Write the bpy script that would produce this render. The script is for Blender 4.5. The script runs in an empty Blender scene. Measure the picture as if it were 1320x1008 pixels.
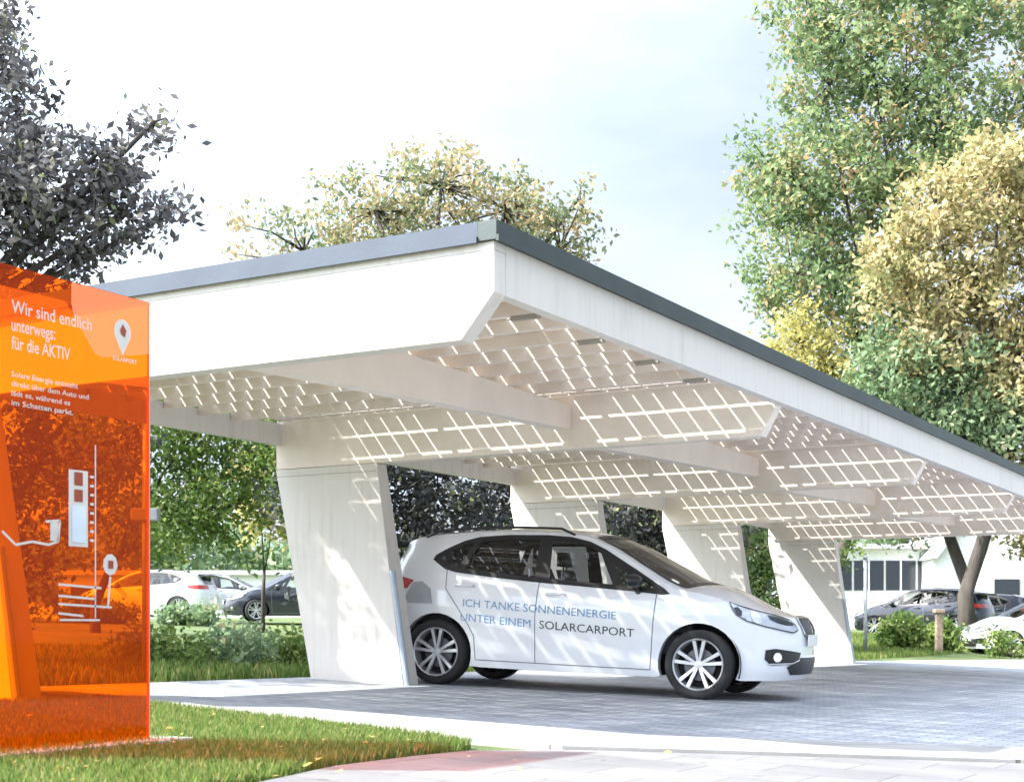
import bpy, math, random
import numpy as np
from mathutils import Vector, Matrix
from mathutils.geometry import delaunay_2d_cdt
random.seed(7); rng = np.random.default_rng(11)
S = bpy.context.scene; COL = S.collection
R = math.radians

# ------------------------------------------------------------------ materials
def srgb(r, g, b):
    f = lambda c: (c/255/12.92) if c/255 <= .04045 else ((c/255+.055)/1.055)**2.4
    return (f(r), f(g), f(b), 1)
def nodes(name):
    m = bpy.data.materials.new(name); m.use_nodes = True
    nt = m.node_tree; b = nt.nodes['Principled BSDF']
    return m, nt, b
def N(nt, t, **kw):
    n = nt.nodes.new(t)
    for k, v in kw.items():
        if k.startswith('_'): setattr(n, k[1:], v)
        else: n.inputs[k.replace('__', ' ')].default_value = v
    return n
def ramp(nt, fac, stops):
    r = nt.nodes.new('ShaderNodeValToRGB'); e = r.color_ramp.elements
    while len(e) < len(stops): e.new(.5)
    for el, (p, c) in zip(e, stops): el.position = p; el.color = (*c[:3], 1)
    nt.links.new(fac, r.inputs['Fac']); return r.outputs['Color']
def mat(name, col, rough=.6, metal=0, var=.08, scale=6, bump=0, bscale=60, coat=0, spec=.5, stretch=None):
    m, nt, b = nodes(name); L = nt.links
    tc = N(nt, 'ShaderNodeTexCoord'); mp = N(nt, 'ShaderNodeMapping')
    L.new(tc.outputs['Object'], mp.inputs['Vector'])
    if stretch: mp.inputs['Scale'].default_value = stretch
    n = N(nt, 'ShaderNodeTexNoise', Scale=scale, Detail=5)
    L.new(mp.outputs['Vector'], n.inputs['Vector'])
    c = np.array(col[:3])
    L.new(ramp(nt, n.outputs['Fac'], [(.3, c*(1-var)), (.7, np.minimum(c*(1+var), 1))]), b.inputs['Base Color'])
    b.inputs['Roughness'].default_value = rough; b.inputs['Metallic'].default_value = metal
    b.inputs['Coat Weight'].default_value = coat; b.inputs['Coat Roughness'].default_value = .04
    b.inputs['Specular IOR Level'].default_value = spec
    if bump:
        n2 = N(nt, 'ShaderNodeTexNoise', Scale=bscale, Detail=6); L.new(mp.outputs['Vector'], n2.inputs['Vector'])
        bp = N(nt, 'ShaderNodeBump', Strength=bump, Distance=.02); L.new(n2.outputs['Fac'], bp.inputs['Height'])
        L.new(bp.outputs['Normal'], b.inputs['Normal'])
    return m
def facing(nt, base=.04, k=.85):      # reflectance that rises towards grazing angles, same from both sides
    lw = N(nt, 'ShaderNodeLayerWeight', Blend=.5); p = N(nt, 'ShaderNodeMath', _operation='POWER'); p.inputs[1].default_value = 4.5
    nt.links.new(lw.outputs['Facing'], p.inputs[0])
    m = N(nt, 'ShaderNodeMath', _operation='MULTIPLY_ADD'); m.inputs[1].default_value = k; m.inputs[2].default_value = base
    nt.links.new(p.outputs[0], m.inputs[0]); return m.outputs[0]
def glassmat(name, tint, gloss=.12, rough=.02):
    m, nt, b = nodes(name); L = nt.links; nt.nodes.remove(b)
    t = N(nt, 'ShaderNodeBsdfTransparent', Color=(*tint, 1)); g = N(nt, 'ShaderNodeBsdfGlossy', Roughness=rough)
    mx = N(nt, 'ShaderNodeMixShader'); L.new(facing(nt, .03+gloss), mx.inputs['Fac'])
    L.new(t.outputs[0], mx.inputs[1]); L.new(g.outputs[0], mx.inputs[2])
    L.new(mx.outputs[0], nt.nodes['Material Output'].inputs['Surface']); return m
def leafmat(name, stops, trans=.4, rough=.6):
    m, nt, b = nodes(name); L = nt.links; nt.nodes.remove(b)
    at = N(nt, 'ShaderNodeAttribute', _attribute_name='tint')
    col = ramp(nt, at.outputs['Fac'], stops)
    d = N(nt, 'ShaderNodeBsdfPrincipled', Roughness=rough); d.inputs['Specular IOR Level'].default_value = .3
    t = N(nt, 'ShaderNodeBsdfTranslucent'); mx = N(nt, 'ShaderNodeMixShader', Fac=trans)
    L.new(col, d.inputs['Base Color']); L.new(col, t.inputs['Color'])
    L.new(d.outputs[0], mx.inputs[1]); L.new(t.outputs[0], mx.inputs[2])
    L.new(mx.outputs[0], nt.nodes['Material Output'].inputs['Surface']); return m

M = {}
# painted panels: broad board seams, faint stains
def panelmat():
    m, nt, b = nodes('white_painted_timber'); L = nt.links
    tc = N(nt, 'ShaderNodeTexCoord')
    n = N(nt, 'ShaderNodeTexNoise', Scale=1.3, Detail=6, Roughness=.65); L.new(tc.outputs['Object'], n.inputs['Vector'])
    mp = N(nt, 'ShaderNodeMapping'); mp.inputs['Scale'].default_value = (9, 9, .8)
    L.new(tc.outputs['Object'], mp.inputs['Vector'])
    n3 = N(nt, 'ShaderNodeTexNoise', Scale=2.0, Detail=5); L.new(mp.outputs['Vector'], n3.inputs['Vector'])
    mx = N(nt, 'ShaderNodeMix', _data_type='FLOAT'); mx.inputs[0].default_value = .5
    L.new(n.outputs['Fac'], mx.inputs[2]); L.new(n3.outputs['Fac'], mx.inputs[3])
    c = ramp(nt, mx.outputs[0], [(.28, (.52, .485, .445)), (.45, (.635, .60, .56)), (.72, (.68, .65, .61))])
    L.new(c, b.inputs['Base Color']); b.inputs['Roughness'].default_value = .62
    n2 = N(nt, 'ShaderNodeTexNoise', Scale=70, Detail=4); L.new(tc.outputs['Object'], n2.inputs['Vector'])
    bp = N(nt, 'ShaderNodeBump', Strength=.12, Distance=.01); L.new(n2.outputs['Fac'], bp.inputs['Height'])
    L.new(bp.outputs['Normal'], b.inputs['Normal']); return m
M['panel'] = panelmat()
M['seam'] = mat('panel_joint', (.33, .31, .28), .8)
M['tan'] = mat('warm_shade_toned_timber', (.80, .705, .635), .7, var=.05, scale=3, bump=.1)  # warm bounce tone of the shaded beams and girders put into the colour
M['soffit'] = mat('warm_shade_toned_rib', (.76, .66, .59), .7, var=.07, scale=4, bump=.1)  # ribs tinted with the same warm shade tone
M['zinc'] = mat('blue_grey_sheet_metal', (.045, .06, .085), .7, 0, var=.12, scale=3, bump=.05)
M['zincdark'] = mat('dark_green_grey_metal', (.04, .055, .052), .5, .2, var=.15, scale=3, bump=.05)
M['pipe'] = mat('blue_grey_downpipe_metal', (.36, .42, .49), .4, .3)
M['cellb'] = mat('solar_cell_underside', (.72, .63, .56), .55)
M['cellt'] = mat('solar_cell_face', (.012, .018, .05), .15)
M['roofglass'] = glassmat('clear_roof_glass', (.86, .86, .85), .0, .03)
M['paint'] = mat('white_car_paint', (.74, .755, .78), .25, 0, var=.01, coat=1)
M['black'] = mat('black_plastic_trim', (.012, .012, .013), .35, spec=.5)
M['rubber'] = mat('tyre_rubber', (.022, .022, .023), .85, bump=.2, bscale=90)
M['dark'] = mat('dark_underbody', (.008, .008, .009), .9)
M['alloy'] = mat('silver_alloy', (.62, .63, .65), .3, .6, var=.02)
M['brake'] = mat('brake_steel', (.12, .12, .13), .45, .8)
M['cabin'] = mat('dark_cabin_cloth', (.03, .03, .033), .8)
M['headliner'] = mat('pale_roof_lining', (.3, .3, .29), .9)
M['gfront'] = glassmat('clear_car_glass', (.90, .93, .93), .02)
M['grear'] = glassmat('tinted_car_glass', (.22, .23, .24), .05)
M['gscreen'] = glassmat('windscreen_glass', (.42, .46, .46), .06)
M['roofdark'] = mat('dark_glass_roof', (.015, .017, .02), .06, coat=1)
M['lens'] = mat('headlight_lens', (.50, .54, .58), .12, .35, var=.12, scale=14, coat=1)
M['lampdark'] = mat('lamp_inner_black', (.03, .035, .04), .2)
M['red'] = mat('red_tail_lens', (.45, .03, .015), .15, coat=1)
M['chrome'] = mat('chrome_trim', (.7, .71, .72), .12, 1)
M['line'] = mat('panel_gap_grey', (.16, .17, .18), .7)
M['textblue'] = mat('blue_lettering', (.13, .30, .52), .5)
M['textdark'] = mat('dark_lettering', (.03, .035, .045), .5)
M['plate'] = mat('white_number_plate', (.72, .72, .70), .4)
M['bark'] = mat('brown_bark', (.055, .046, .038), .9, var=.35, scale=8, bump=.6, bscale=20, stretch=(1, 1, .25))
M['darkcar'] = mat('dark_blue_car_paint', (.018, .022, .035), .25, .2, coat=1)
M['silver'] = mat('silver_car_paint', (.42, .45, .48), .3, .4, coat=1)
M['white2'] = mat('white_plaster', (.72, .72, .70), .75)
M['wood'] = mat('weathered_wood', (.26, .20, .14), .8, var=.3, scale=20, bump=.3)
M['greypost'] = mat('grey_galvanised_post', (.36, .38, .40), .45, .5)
M['roofgrey'] = mat('pale_grey_roofing', (.42, .42, .43), .7)
M['winglass'] = mat('dark_window_glass', (.03, .035, .045), .12)
M['print'] = mat('white_print', (.62, .60, .57), .6)
M['printblue'] = mat('pale_blue_print', (.62, .70, .80), .6)
M['printred'] = mat('dark_red_print', (.30, .05, .02), .6)
M['signedge'] = mat('orange_glass_edge', (.75, .25, .16), .3)
M['concrete'] = mat('pale_concrete', (.30, .297, .29), .85, var=.16, scale=3, bump=.1, bscale=50)

# ------------------------------------------------------------------ object helpers
def tag(o, label=None, cat=None, group=None, kind=None):
    if label: o['label'] = label
    if cat: o['category'] = cat
    if group: o['group'] = group
    if kind: o['kind'] = kind
    return o
def empty(name, loc=(0, 0, 0), rz=0):
    o = bpy.data.objects.new(name, None); COL.objects.link(o); o.location = loc; o.rotation_euler = (0, 0, rz)
    o.empty_display_size = .2; return o
class MB:
    def __init__(s): s.v = []; s.f = []; s.mi = []; s.n = 0
    def add(s, v, f, mi=0):
        s.v.append(np.asarray(v, float)); s.f += [tuple(i+s.n for i in q) for q in f]; s.mi += [mi]*len(f); s.n += len(v); return s
    def box(s, x0, x1, y0, y1, z0, z1, mi=0):
        v = [(x, y, z) for z in (z0, z1) for y in (y0, y1) for x in (x0, x1)]
        return s.add(v, [(0, 2, 3, 1), (4, 5, 7, 6), (0, 1, 5, 4), (2, 6, 7, 3), (0, 4, 6, 2), (1, 3, 7, 5)], mi)
    def hexa(s, b, t, mi=0):     # 4 bottom pts, 4 top pts (ccw)
        return s.add(list(b)+list(t), [(3, 2, 1, 0), (4, 5, 6, 7)]+[(i, (i+1) % 4, (i+1) % 4+4, i+4) for i in range(4)], mi)
    def prism(s, poly, y0, y1, mi=0):   # poly in x,z extruded along y
        n = len(poly); v = [(x, y0, z) for x, z in poly]+[(x, y1, z) for x, z in poly]
        return s.add(v, [tuple(range(n)), tuple(range(2*n-1, n-1, -1))]+[(i, i+n, (i+1) % n+n, (i+1) % n) for i in range(n)], mi)
    def tube(s, pts, rads, k=8, mi=0, cap=True):
        pts = [Vector(p) for p in pts]; vs = []; fs = []
        for i, p in enumerate(pts):
            d = (pts[min(i+1, len(pts)-1)]-pts[max(i-1, 0)]).normalized()
            a = d.orthogonal().normalized() if abs(d.z) < .99 else Vector((1, 0, 0))
            if abs(d.z) < .99: a = d.cross(Vector((0, 0, 1))).normalized()
            b = d.cross(a); r = rads[i] if hasattr(rads, '__len__') else rads
            for j in range(k):
                t = 2*math.pi*j/k; vs.append(p+a*math.cos(t)*r+b*math.sin(t)*r)
        for i in range(len(pts)-1):
            for j in range(k): fs.append((i*k+j, i*k+(j+1) % k, (i+1)*k+(j+1) % k, (i+1)*k+j))
        if cap: fs += [tuple(range(k))[::-1], tuple(range((len(pts)-1)*k, len(pts)*k))]
        return s.add([tuple(v) for v in vs], fs, mi)
    def lathe(s, prof, k=32, axis='y', c=(0, 0, 0), mi=0):  # prof: (r, h)
        vs = []
        for r, h in prof:
            for j in range(k):
                t = 2*math.pi*j/k; a, b = r*math.cos(t), r*math.sin(t)
                vs.append((c[0]+a, c[1]+h, c[2]+b) if axis == 'y' else (c[0]+a, c[1]+b, c[2]+h))
        fs = [(i*k+j, i*k+(j+1) % k, (i+1)*k+(j+1) % k, (i+1)*k+j) for i in range(len(prof)-1) for j in range(k)]
        return s.add(vs, fs, mi)
    def build(s, name, mats, parent=None, smooth=False, bevel=0, tint=None):
        me = bpy.data.meshes.new(name); me.from_pydata(np.concatenate(s.v).tolist(), [], s.f)
        mats = mats if isinstance(mats, (list, tuple)) else [mats]
        for m in mats: me.materials.append(m)
        me.polygons.foreach_set('material_index', s.mi)
        if smooth: me.shade_smooth()
        me.update(); o = bpy.data.objects.new(name, me); COL.objects.link(o)
        if parent: o.parent = parent
        if bevel:
            b = o.modifiers.new('bevel', 'BEVEL'); b.width = bevel; b.segments = 2; b.limit_method = 'ANGLE'
        return o
def quads(name, V, tint, mat_, parent=None):   # V (n,4,3) fast quad cloud
    n = len(V); me = bpy.data.meshes.new(name)
    me.vertices.add(n*4); me.vertices.foreach_set('co', V.reshape(-1).astype(np.float32))
    me.loops.add(n*4); me.loops.foreach_set('vertex_index', np.arange(n*4, dtype=np.int32))
    me.polygons.add(n); me.polygons.foreach_set('loop_start', np.arange(0, n*4, 4, dtype=np.int32))
    a = me.attributes.new('tint', 'FLOAT', 'POINT'); a.data.foreach_set('value', np.repeat(tint, 4).astype(np.float32))
    me.materials.append(mat_); me.update(calc_edges=True)
    o = bpy.data.objects.new(name, me); COL.objects.link(o)
    if parent: o.parent = parent
    return o
def copy_tree(o, parent=None):
    c = o.copy(); COL.objects.link(c)
    if parent: c.parent = parent
    for ch in list(o.children): copy_tree(ch, c)
    return c

# world: x across the carport, y along it; the ground falls slightly towards +x
CA, SA = .864, .503
def cam(X, Z): return (CA*X-SA*Z, SA*X+CA*Z)          # metres right of / in front of the viewpoint
def ss(t): t = np.clip(t, 0, 1); return t*t*(3-2*t)
def G(x, y):
    x = np.clip(x, -30, 14); y = np.clip(y, -12, 60)
    return .26-.04*(x+8)-.005*(y-11.7)+.3*ss((y-32)/12)*ss((-x-8.5)/2)

# ------------------------------------------------------------------ camera, light, sky
cd = bpy.data.cameras.new('camera'); co = bpy.data.objects.new('camera', cd); COL.objects.link(co)
co.location = (0, 0, .8); co.rotation_euler = (R(90), 0, math.atan2(SA, CA))
cd.sensor_width = 36; cd.lens = 36*1900/1320; cd.shift_y = 308/1320; cd.clip_end = 2000; cd.clip_start = .05
cd.dof.use_dof = True; cd.dof.focus_distance = 14; cd.dof.aperture_fstop = 5.0
S.camera = co
sd = Vector((-1, -.95, 1.35)).normalized()
el = math.asin(sd.z)
sl = bpy.data.lights.new('sun', 'SUN'); so = bpy.data.objects.new('sun', sl); COL.objects.link(so)
so.rotation_euler = sd.to_track_quat('Z', 'Y').to_euler(); so.location = (-20, -20, 30)
sl.energy = 4.4; sl.angle = R(1.0); sl.color = (1, .955, .89)
w = bpy.data.worlds.new('World'); S.world = w; w.use_nodes = True; nt = w.node_tree; L = nt.links
bg = nt.nodes['Background']
sky = N(nt, 'ShaderNodeTexSky', _sky_type='NISHITA'); sky.sun_disc = False; sky.sun_elevation = el
sky.sun_rotation = math.atan2(sd.x, sd.y); sky.air_density = 1.0; sky.dust_density = 2.0; sky.ozone_density = 1.0
tc = N(nt, 'ShaderNodeTexCoord'); mp = N(nt, 'ShaderNodeMapping'); mp.inputs['Scale'].default_value = (1, 1, 2.6)
nz = N(nt, 'ShaderNodeTexNoise', Scale=2.2, Detail=5, Roughness=.55); L.new(tc.outputs['Generated'], mp.inputs['Vector']); L.new(mp.outputs['Vector'], nz.inputs['Vector'])
cl = ramp(nt, nz.outputs['Fac'], [(.30, (.45,)*3), (.62, (.93,)*3)])
mx = N(nt, 'ShaderNodeMix', _data_type='RGBA'); L.new(cl, mx.inputs[0]); L.new(sky.outputs[0], mx.inputs[6])
mx.inputs[7].default_value = (5.6, 6.2, 7.2, 1)          # thin bright cloud veil
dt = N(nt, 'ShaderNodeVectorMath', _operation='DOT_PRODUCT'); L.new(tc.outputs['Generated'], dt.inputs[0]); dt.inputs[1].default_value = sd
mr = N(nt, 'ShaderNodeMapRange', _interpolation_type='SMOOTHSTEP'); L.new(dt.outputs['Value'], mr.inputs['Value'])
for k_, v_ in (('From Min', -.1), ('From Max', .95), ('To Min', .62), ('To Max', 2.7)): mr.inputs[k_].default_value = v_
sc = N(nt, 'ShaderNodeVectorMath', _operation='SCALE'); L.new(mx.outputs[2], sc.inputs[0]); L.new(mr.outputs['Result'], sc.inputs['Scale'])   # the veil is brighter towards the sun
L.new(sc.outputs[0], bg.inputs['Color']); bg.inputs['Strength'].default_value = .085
vs = S.view_settings; vs.view_transform = 'Standard'; vs.look = 'None'; vs.exposure = 1.84; vs.gamma = 1; vs.use_curve_mapping = False
S.cycles.max_bounces = 10; S.cycles.transparent_max_bounces = 24; S.cycles.diffuse_bounces = 5

# ------------------------------------------------------------------ ground
def grid(name, x0, x1, y0, y1, nx, ny, dz, m, inside=None):
    xs = np.linspace(x0, x1, nx); ys = np.linspace(y0, y1, ny); X, Y = np.meshgrid(xs, ys)
    Z = G(X, Y)+dz; mb = MB(); v = np.stack([X, Y, Z], -1).reshape(-1, 3)
    f = [(j*nx+i, j*nx+i+1, (j+1)*nx+i+1, (j+1)*nx+i) for j in range(ny-1) for i in range(nx-1)]
    return mb.add(v, f).build(name, m, smooth=True)
def grassground():
    m, nt, b = nodes('mown_grass_ground'); L = nt.links; tc = N(nt, 'ShaderNodeTexCoord')
    n = N(nt, 'ShaderNodeTexNoise', Scale=.8, Detail=8, Roughness=.7); L.new(tc.outputs['Object'], n.inputs['Vector'])
    L.new(ramp(nt, n.outputs['Fac'], [(.3, (.045, .075, .02)), (.5, (.085, .125, .035)), (.7, (.15, .17, .06))]), b.inputs['Base Color'])
    n2 = N(nt, 'ShaderNodeTexNoise', Scale=40, Detail=5); L.new(tc.outputs['Object'], n2.inputs['Vector'])
    bp = N(nt, 'ShaderNodeBump', Strength=.8, Distance=.05); L.new(n2.outputs['Fac'], bp.inputs['Height']); L.new(bp.outputs['Normal'], b.inputs['Normal'])
    b.inputs['Roughness'].default_value = .95; return m
M['grass'] = grassground()
def pavermat(name, c1, c2, mortar, bw=.20, bh=.10, rot=0, rough=.75):
    m, nt, b = nodes(name); L = nt.links; tc = N(nt, 'ShaderNodeTexCoord'); mp = N(nt, 'ShaderNodeMapping')
    mp.inputs['Rotation'].default_value = (0, 0, rot); L.new(tc.outputs['Object'], mp.inputs['Vector'])
    br = N(nt, 'ShaderNodeTexBrick', Scale=1.0); br.inputs['Brick Width'].default_value = bw; br.inputs['Row Height'].default_value = bh
    br.inputs['Mortar Size'].default_value = .006; br.inputs['Mortar Smooth'].default_value = .3; br.inputs['Bias'].default_value = 0
    br.inputs['Color1'].default_value = (*c1, 1); br.inputs['Color2'].default_value = (*c2, 1); br.inputs['Mortar'].default_value = (*mortar, 1)
    L.new(mp.outputs['Vector'], br.inputs['Vector'])
    n = N(nt, 'ShaderNodeTexNoise', Scale=1.1, Detail=7, Roughness=.65); L.new(tc.outputs['Object'], n.inputs['Vector'])
    mx = N(nt, 'ShaderNodeMix', _data_type='RGBA', _blend_type='MULTIPLY'); mx.inputs[0].default_value = 1
    L.new(br.outputs['Color'], mx.inputs[6]); L.new(ramp(nt, n.outputs['Fac'], [(.3, (.68, .68, .68)), (.7, (1.15, 1.13, 1.1))]), mx.inputs[7])
    L.new(mx.outputs[2], b.inputs['Base Color']); b.inputs['Roughness'].default_value = rough
    ad = N(nt, 'ShaderNodeTexNoise', Scale=60, Detail=4); L.new(tc.outputs['Object'], ad.inputs['Vector'])
    ma = N(nt, 'ShaderNodeMath', _operation='MULTIPLY_ADD'); ma.inputs[1].default_value = .25; L.new(ad.outputs['Fac'], ma.inputs[0])
    inv = N(nt, 'ShaderNodeMath', _operation='SUBTRACT'); inv.inputs[0].default_value = 1; L.new(br.outputs['Fac'], inv.inputs[1])
    L.new(inv.outputs[0], ma.inputs[2])
    bp = N(nt, 'ShaderNodeBump', Strength=.7, Distance=.008); L.new(ma.outputs[0], bp.inputs['Height']); L.new(bp.outputs['Normal'], b.inputs['Normal'])
    return m
M['paver'] = pavermat('grey_block_paving', (.28, .305, .345), (.40, .42, .455), (.17, .18, .20))
M['slab'] = pavermat('pale_pavement_slabs', (.135, .138, .145), (.17, .172, .175), (.10, .10, .10), .6, .4, 0, .85)
M['pinkpaver'] = pavermat('reddish_block_paving', (.40, .24, .18), (.50, .33, .26), (.30, .25, .22))
tag(grid('ground', -160, 160, -60, 220, 161, 141, -.012, M['grass']), kind='structure')
def sheet(name, poly, dz, m, up=None):    # flat paving polygon following G, optionally with thickness
    pts = [(x, y) for x, y in poly]; xs = [p[0] for p in pts]; ys = [p[1] for p in pts]
    st = max(.4, (max(xs)-min(xs))/40, (max(ys)-min(ys))/40)
    vv = [Vector(p) for p in pts]; n = len(pts)
    gx = np.arange(min(xs)+st/2, max(xs), st); gy = np.arange(min(ys)+st/2, max(ys), st)
    vv += [Vector((a, b)) for a in gx for b in gy if inpoly(a, b, pts)]
    r = delaunay_2d_cdt(vv, [(i, (i+1) % n) for i in range(n)], [], 0, 1e-6)
    V = r[0]; F = [f for f in r[2] if inpoly(sum(V[i].x for i in f)/3, sum(V[i].y for i in f)/3, pts)]
    v = [(p.x, p.y, float(G(p.x, p.y))+dz) for p in V]; mb = MB().add(v, F)
    if up:
        b = [(x, y, float(G(x, y))+dz) for x, y in pts]+[(x, y, float(G(x, y))+dz-up) for x, y in pts]
        mb.add(b, [(i, i+n, (i+1) % n+n, (i+1) % n) for i in range(n)])
    return mb.build(name, m)
def inpoly(x, y, P):
    c = False; j = len(P)-1
    for i in range(len(P)):
        xi, yi = P[i]; xj, yj = P[j]
        if (yi > y) != (yj > y) and x < (xj-xi)*(y-yi)/(yj-yi)+xi: c = not c
        j = i
    return c
inner = [(-9.4, 8.1), (-8.0, 8.06), (-6.93, 7.9), (-6.14, 7.75), (-5.5, 7.66), (-4.92, 7.80), (-3.65, 8.61), (-1.91, 9.79), (-.5, 10.7), (3, 13), (12, 19)]
outer = [(12, 18), (3, 12.1), (-.4, 9.75), (-1.73, 8.86), (-3.31, 7.80), (-3.95, 7.35), (-4.6, 7.32), (-5.55, 7.42), (-6.49, 7.55), (-7.39, 7.7), (-8.0, 7.8), (-9.4, 7.85)]
tag(sheet('paved_yard', [(-9.5, 4), (-9.45, 10), (-9.2, 20), (-8.6, 28), (-7.1, 36.3), (-5.0, 48), (12, 48), (12, 18.6)]+inner[::-1][1:]+[(-8.1, 8.06), (-8.05, 4)], .004, M['paver']), kind='structure')
M['kerb'] = pavermat('kerb_stone', (.29, .288, .28), (.33, .325, .315), (.12, .12, .12), .9, 9, .65, .85)
tag(sheet('kerb_strip', inner+outer, .028, M['kerb'], .04), kind='structure')
walk = [(12, 17.99), (3, 12.09), (-.4, 9.74), (-1.73, 8.85), (-3.31, 7.79), (-3.93, 7.34), (-4.26, 6.86), (-4.3, 6.4), (-4.3, 5.7), (-4.15, 5), (-4.0, 4.2), (-3.8, -2), (12, -2)]
tag(sheet('pavement', walk, .008, M['slab']), kind='structure')

# ------------------------------------------------------------------ grass blades
def blades(name, pts, h, wdt, m, kind='stuff', lean=.5):
    n = len(pts); x, y = pts[:, 0], pts[:, 1]; z = G(x, y)-.01
    a = rng.uniform(0, 2*np.pi, n); hh = h*rng.uniform(.5, 1.25, n); b = rng.uniform(0, 2*np.pi, n); ln = rng.uniform(0, lean, n)*hh
    base = np.stack([x, y, z], -1); d = np.stack([np.cos(a), np.sin(a), np.zeros(n)], -1)*wdt
    mid = base+np.stack([np.cos(b)*ln*.35, np.sin(b)*ln*.35, hh*.6], -1); tip = base+np.stack([np.cos(b)*ln, np.sin(b)*ln, hh], -1)
    V = np.stack([base-d*.5, base+d*.5, mid+d*.4, tip], 1)
    return quads(name, V, rng.random(n), m)
M['blade'] = leafmat('grass_blade', [(0, (.07, .13, .025)), (.5, (.14, .23, .05)), (.82, (.24, .29, .08)), (1, (.42, .36, .17))], .5)
lawnpoly = [(-8.0, 7.78), (-7.39, 7.68), (-6.49, 7.53), (-5.55, 7.40), (-4.75, 7.24), (-4.4, 7.1), (-4.31, 6.86), (-4.33, 6.4), (-4.33, 5.7), (-4.18, 5), (-4.0, 4.0), (-8.05, 4.0)]
P = rng.uniform([-8.05, 4.0], [-4.0, 7.8], (150000, 2)); P = P[[inpoly(a, b, lawnpoly) for a, b in P]]
tag(blades('lawn_grass', P, .07, .006, M['blade']), 'bright green mown grass with ragged edge in front of the paved yard', 'grass', kind='stuff')
P = np.concatenate([rng.uniform([-15, 4], [-9.55, 24], (60000, 2)), rng.uniform([-16, 22], [-9.0, 46], (70000, 2))])
tag(blades('far_grass', P, .12, .018, M['blade']), 'longer grass on the verge behind the carport', 'grass', kind='stuff')
k = 260; P = rng.uniform([-7.9, 4.2], [-2.4, 7.6], (k, 2)); a = rng.uniform(0, 6.28, k); q = rng.uniform(.012, .028, k)[:, None]
onl = np.array([inpoly(u, v, lawnpoly) for u, v in P]); P = P[onl | (rng.random(k) < .25)]; k = len(P); a = a[:k]; q = q[:k]
c = np.stack([P[:, 0], P[:, 1], G(P[:, 0], P[:, 1])+np.where([inpoly(u, v, lawnpoly) for u, v in P], .05, .075)], -1)
d = np.stack([np.cos(a), np.sin(a), rng.normal(0, .25, k)], -1); e = np.stack([-np.sin(a), np.cos(a), rng.normal(0, .25, k)], -1)
M['litter'] = leafmat('fallen_leaf', [(0, (.22, .12, .04)), (.5, (.42, .28, .07)), (1, (.55, .42, .14))], .2)
tag(quads('fallen_leaves', np.stack([c-d*q, c-e*q*.6, c+d*q, c+e*q*.6], 1), rng.random(k), M['litter']), 'yellow and brown fallen leaves scattered on the near lawn', 'leaves', kind='stuff')

# ------------------------------------------------------------------ carport
YS = [7.07+4.76*i for i in range(5)]; BT = .13
XL, XR = -9.68, -4.23
port = empty('solar_carport', (-6.9, 16.6, 0)); PO = Vector((-6.9, 16.6, 0))
tag(port, 'long white timber carport with slanted panel legs and a see-through solar roof', 'carport')
def pp(mb, name, m, parent=None, **k):
    for a in mb.v: pass
    o = mb.build(name, m, None, **k); par = parent or port
    o.parent = par
    o.matrix_parent_inverse = Matrix.Translation(-PO) if par is port else Matrix.Identity(4)
    return o
legs = []
for i, y in enumerate(YS):
    mb = MB()
    xe = XR-.002 if i in (0, 4) else XR-.083
    mb.prism([(XL, 2.441), (XL+.0, 2.93), (xe, 2.93), (xe, 2.692), (-4.45, 2.44)], y, y+BT)
    beam = pp(mb, 'cross_beam', M['panel'] if i == 0 else M['tan'], bevel=.006)  # sunlit front beam stays white, the others carry the painted shade tone
    # leg
    gl, gr = float(G(-9.2, y))-.06, float(G(-8.1, y))-.06
    b0 = [(-9.22, y-.004, gl), (-8.10, y-.004, gr), (-8.10, y+.27, gr), (-9.22, y+.27, gl)]
    t0 = [(XL-.004, y-.004, 2.437), (-8.42, y-.004, 2.437), (-8.42, y+.16, 2.437), (XL-.03, y+.16, 2.437)]
    lg = pp(MB().hexa(b0, t0), 'leg', M['panel'], bevel=.008); legs.append(lg)
    # plinth gap + downpipe at the inner corner
    pb = pp(MB().box(-9.17, -8.14, y+.005, y+.25, gl-.1, gr+.075), 'base_plate', M['seam'])
    pm = MB(); pm.tube([(-8.07, y+.02, gr+.02), (-8.235, y+.0, 1.35)], [.03, .03], 10)
    pm.tube([(-8.235, y+.0, 1.34), (-8.24, y+.0, 1.38)], [.034, .034], 10)
    pp(pm, 'downpipe', M['pipe'])
    # top joint seam
    pp(MB().box(XL-.02, -8.43, y-.0055, y-.0035, 2.36, 2.366), 'joint_strip', M['seam'])
Y0, Y1 = YS[0], YS[4]+BT
pp(MB().box(XR-.08, XR, Y0+BT+.001, Y1-BT-.001, 2.69, 2.975), 'side_fascia', M['panel'])
pp(MB().box(XL+.001, XL+.08, Y0+BT+.002, Y1-BT-.002, 2.685, 2.9), 'back_fascia', M['panel'], bevel=.005)
pp(MB().box(XL, XR-.002, Y0-.0, Y0+BT, 2.9302, 2.975), 'front_fascia', M['panel'])
pp(MB().box(XL, XR-.002, Y1-BT, Y1, 2.9302, 2.975), 'end_fascia', M['panel'])
# metal roof edging
pp(MB().box(XL-.04, XR-.0915, Y0-.03, Y0+.09, 2.976, 3.085).box(XL-.04, XR-.0915, Y0-.045, Y0-.028, 2.966, 3.0), 'roof_edging', M['zinc'])
pp(MB().box(XR-.09, XR+.03, Y0-.03, Y1+.03, 2.977, 3.086).box(XR+.028, XR+.045, Y0-.03, Y1+.03, 2.966, 3.0), 'roof_edging', M['zincdark'])
pp(MB().box(XL-.04, XL+.08, Y0+.092, Y1+.03, 2.976, 3.085), 'roof_edging', M['zinc'])
pp(MB().box(XL+.082, XR-.092, Y1-.07, Y1+.03, 2.976, 3.085), 'roof_edging', M['zinc'])
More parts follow.
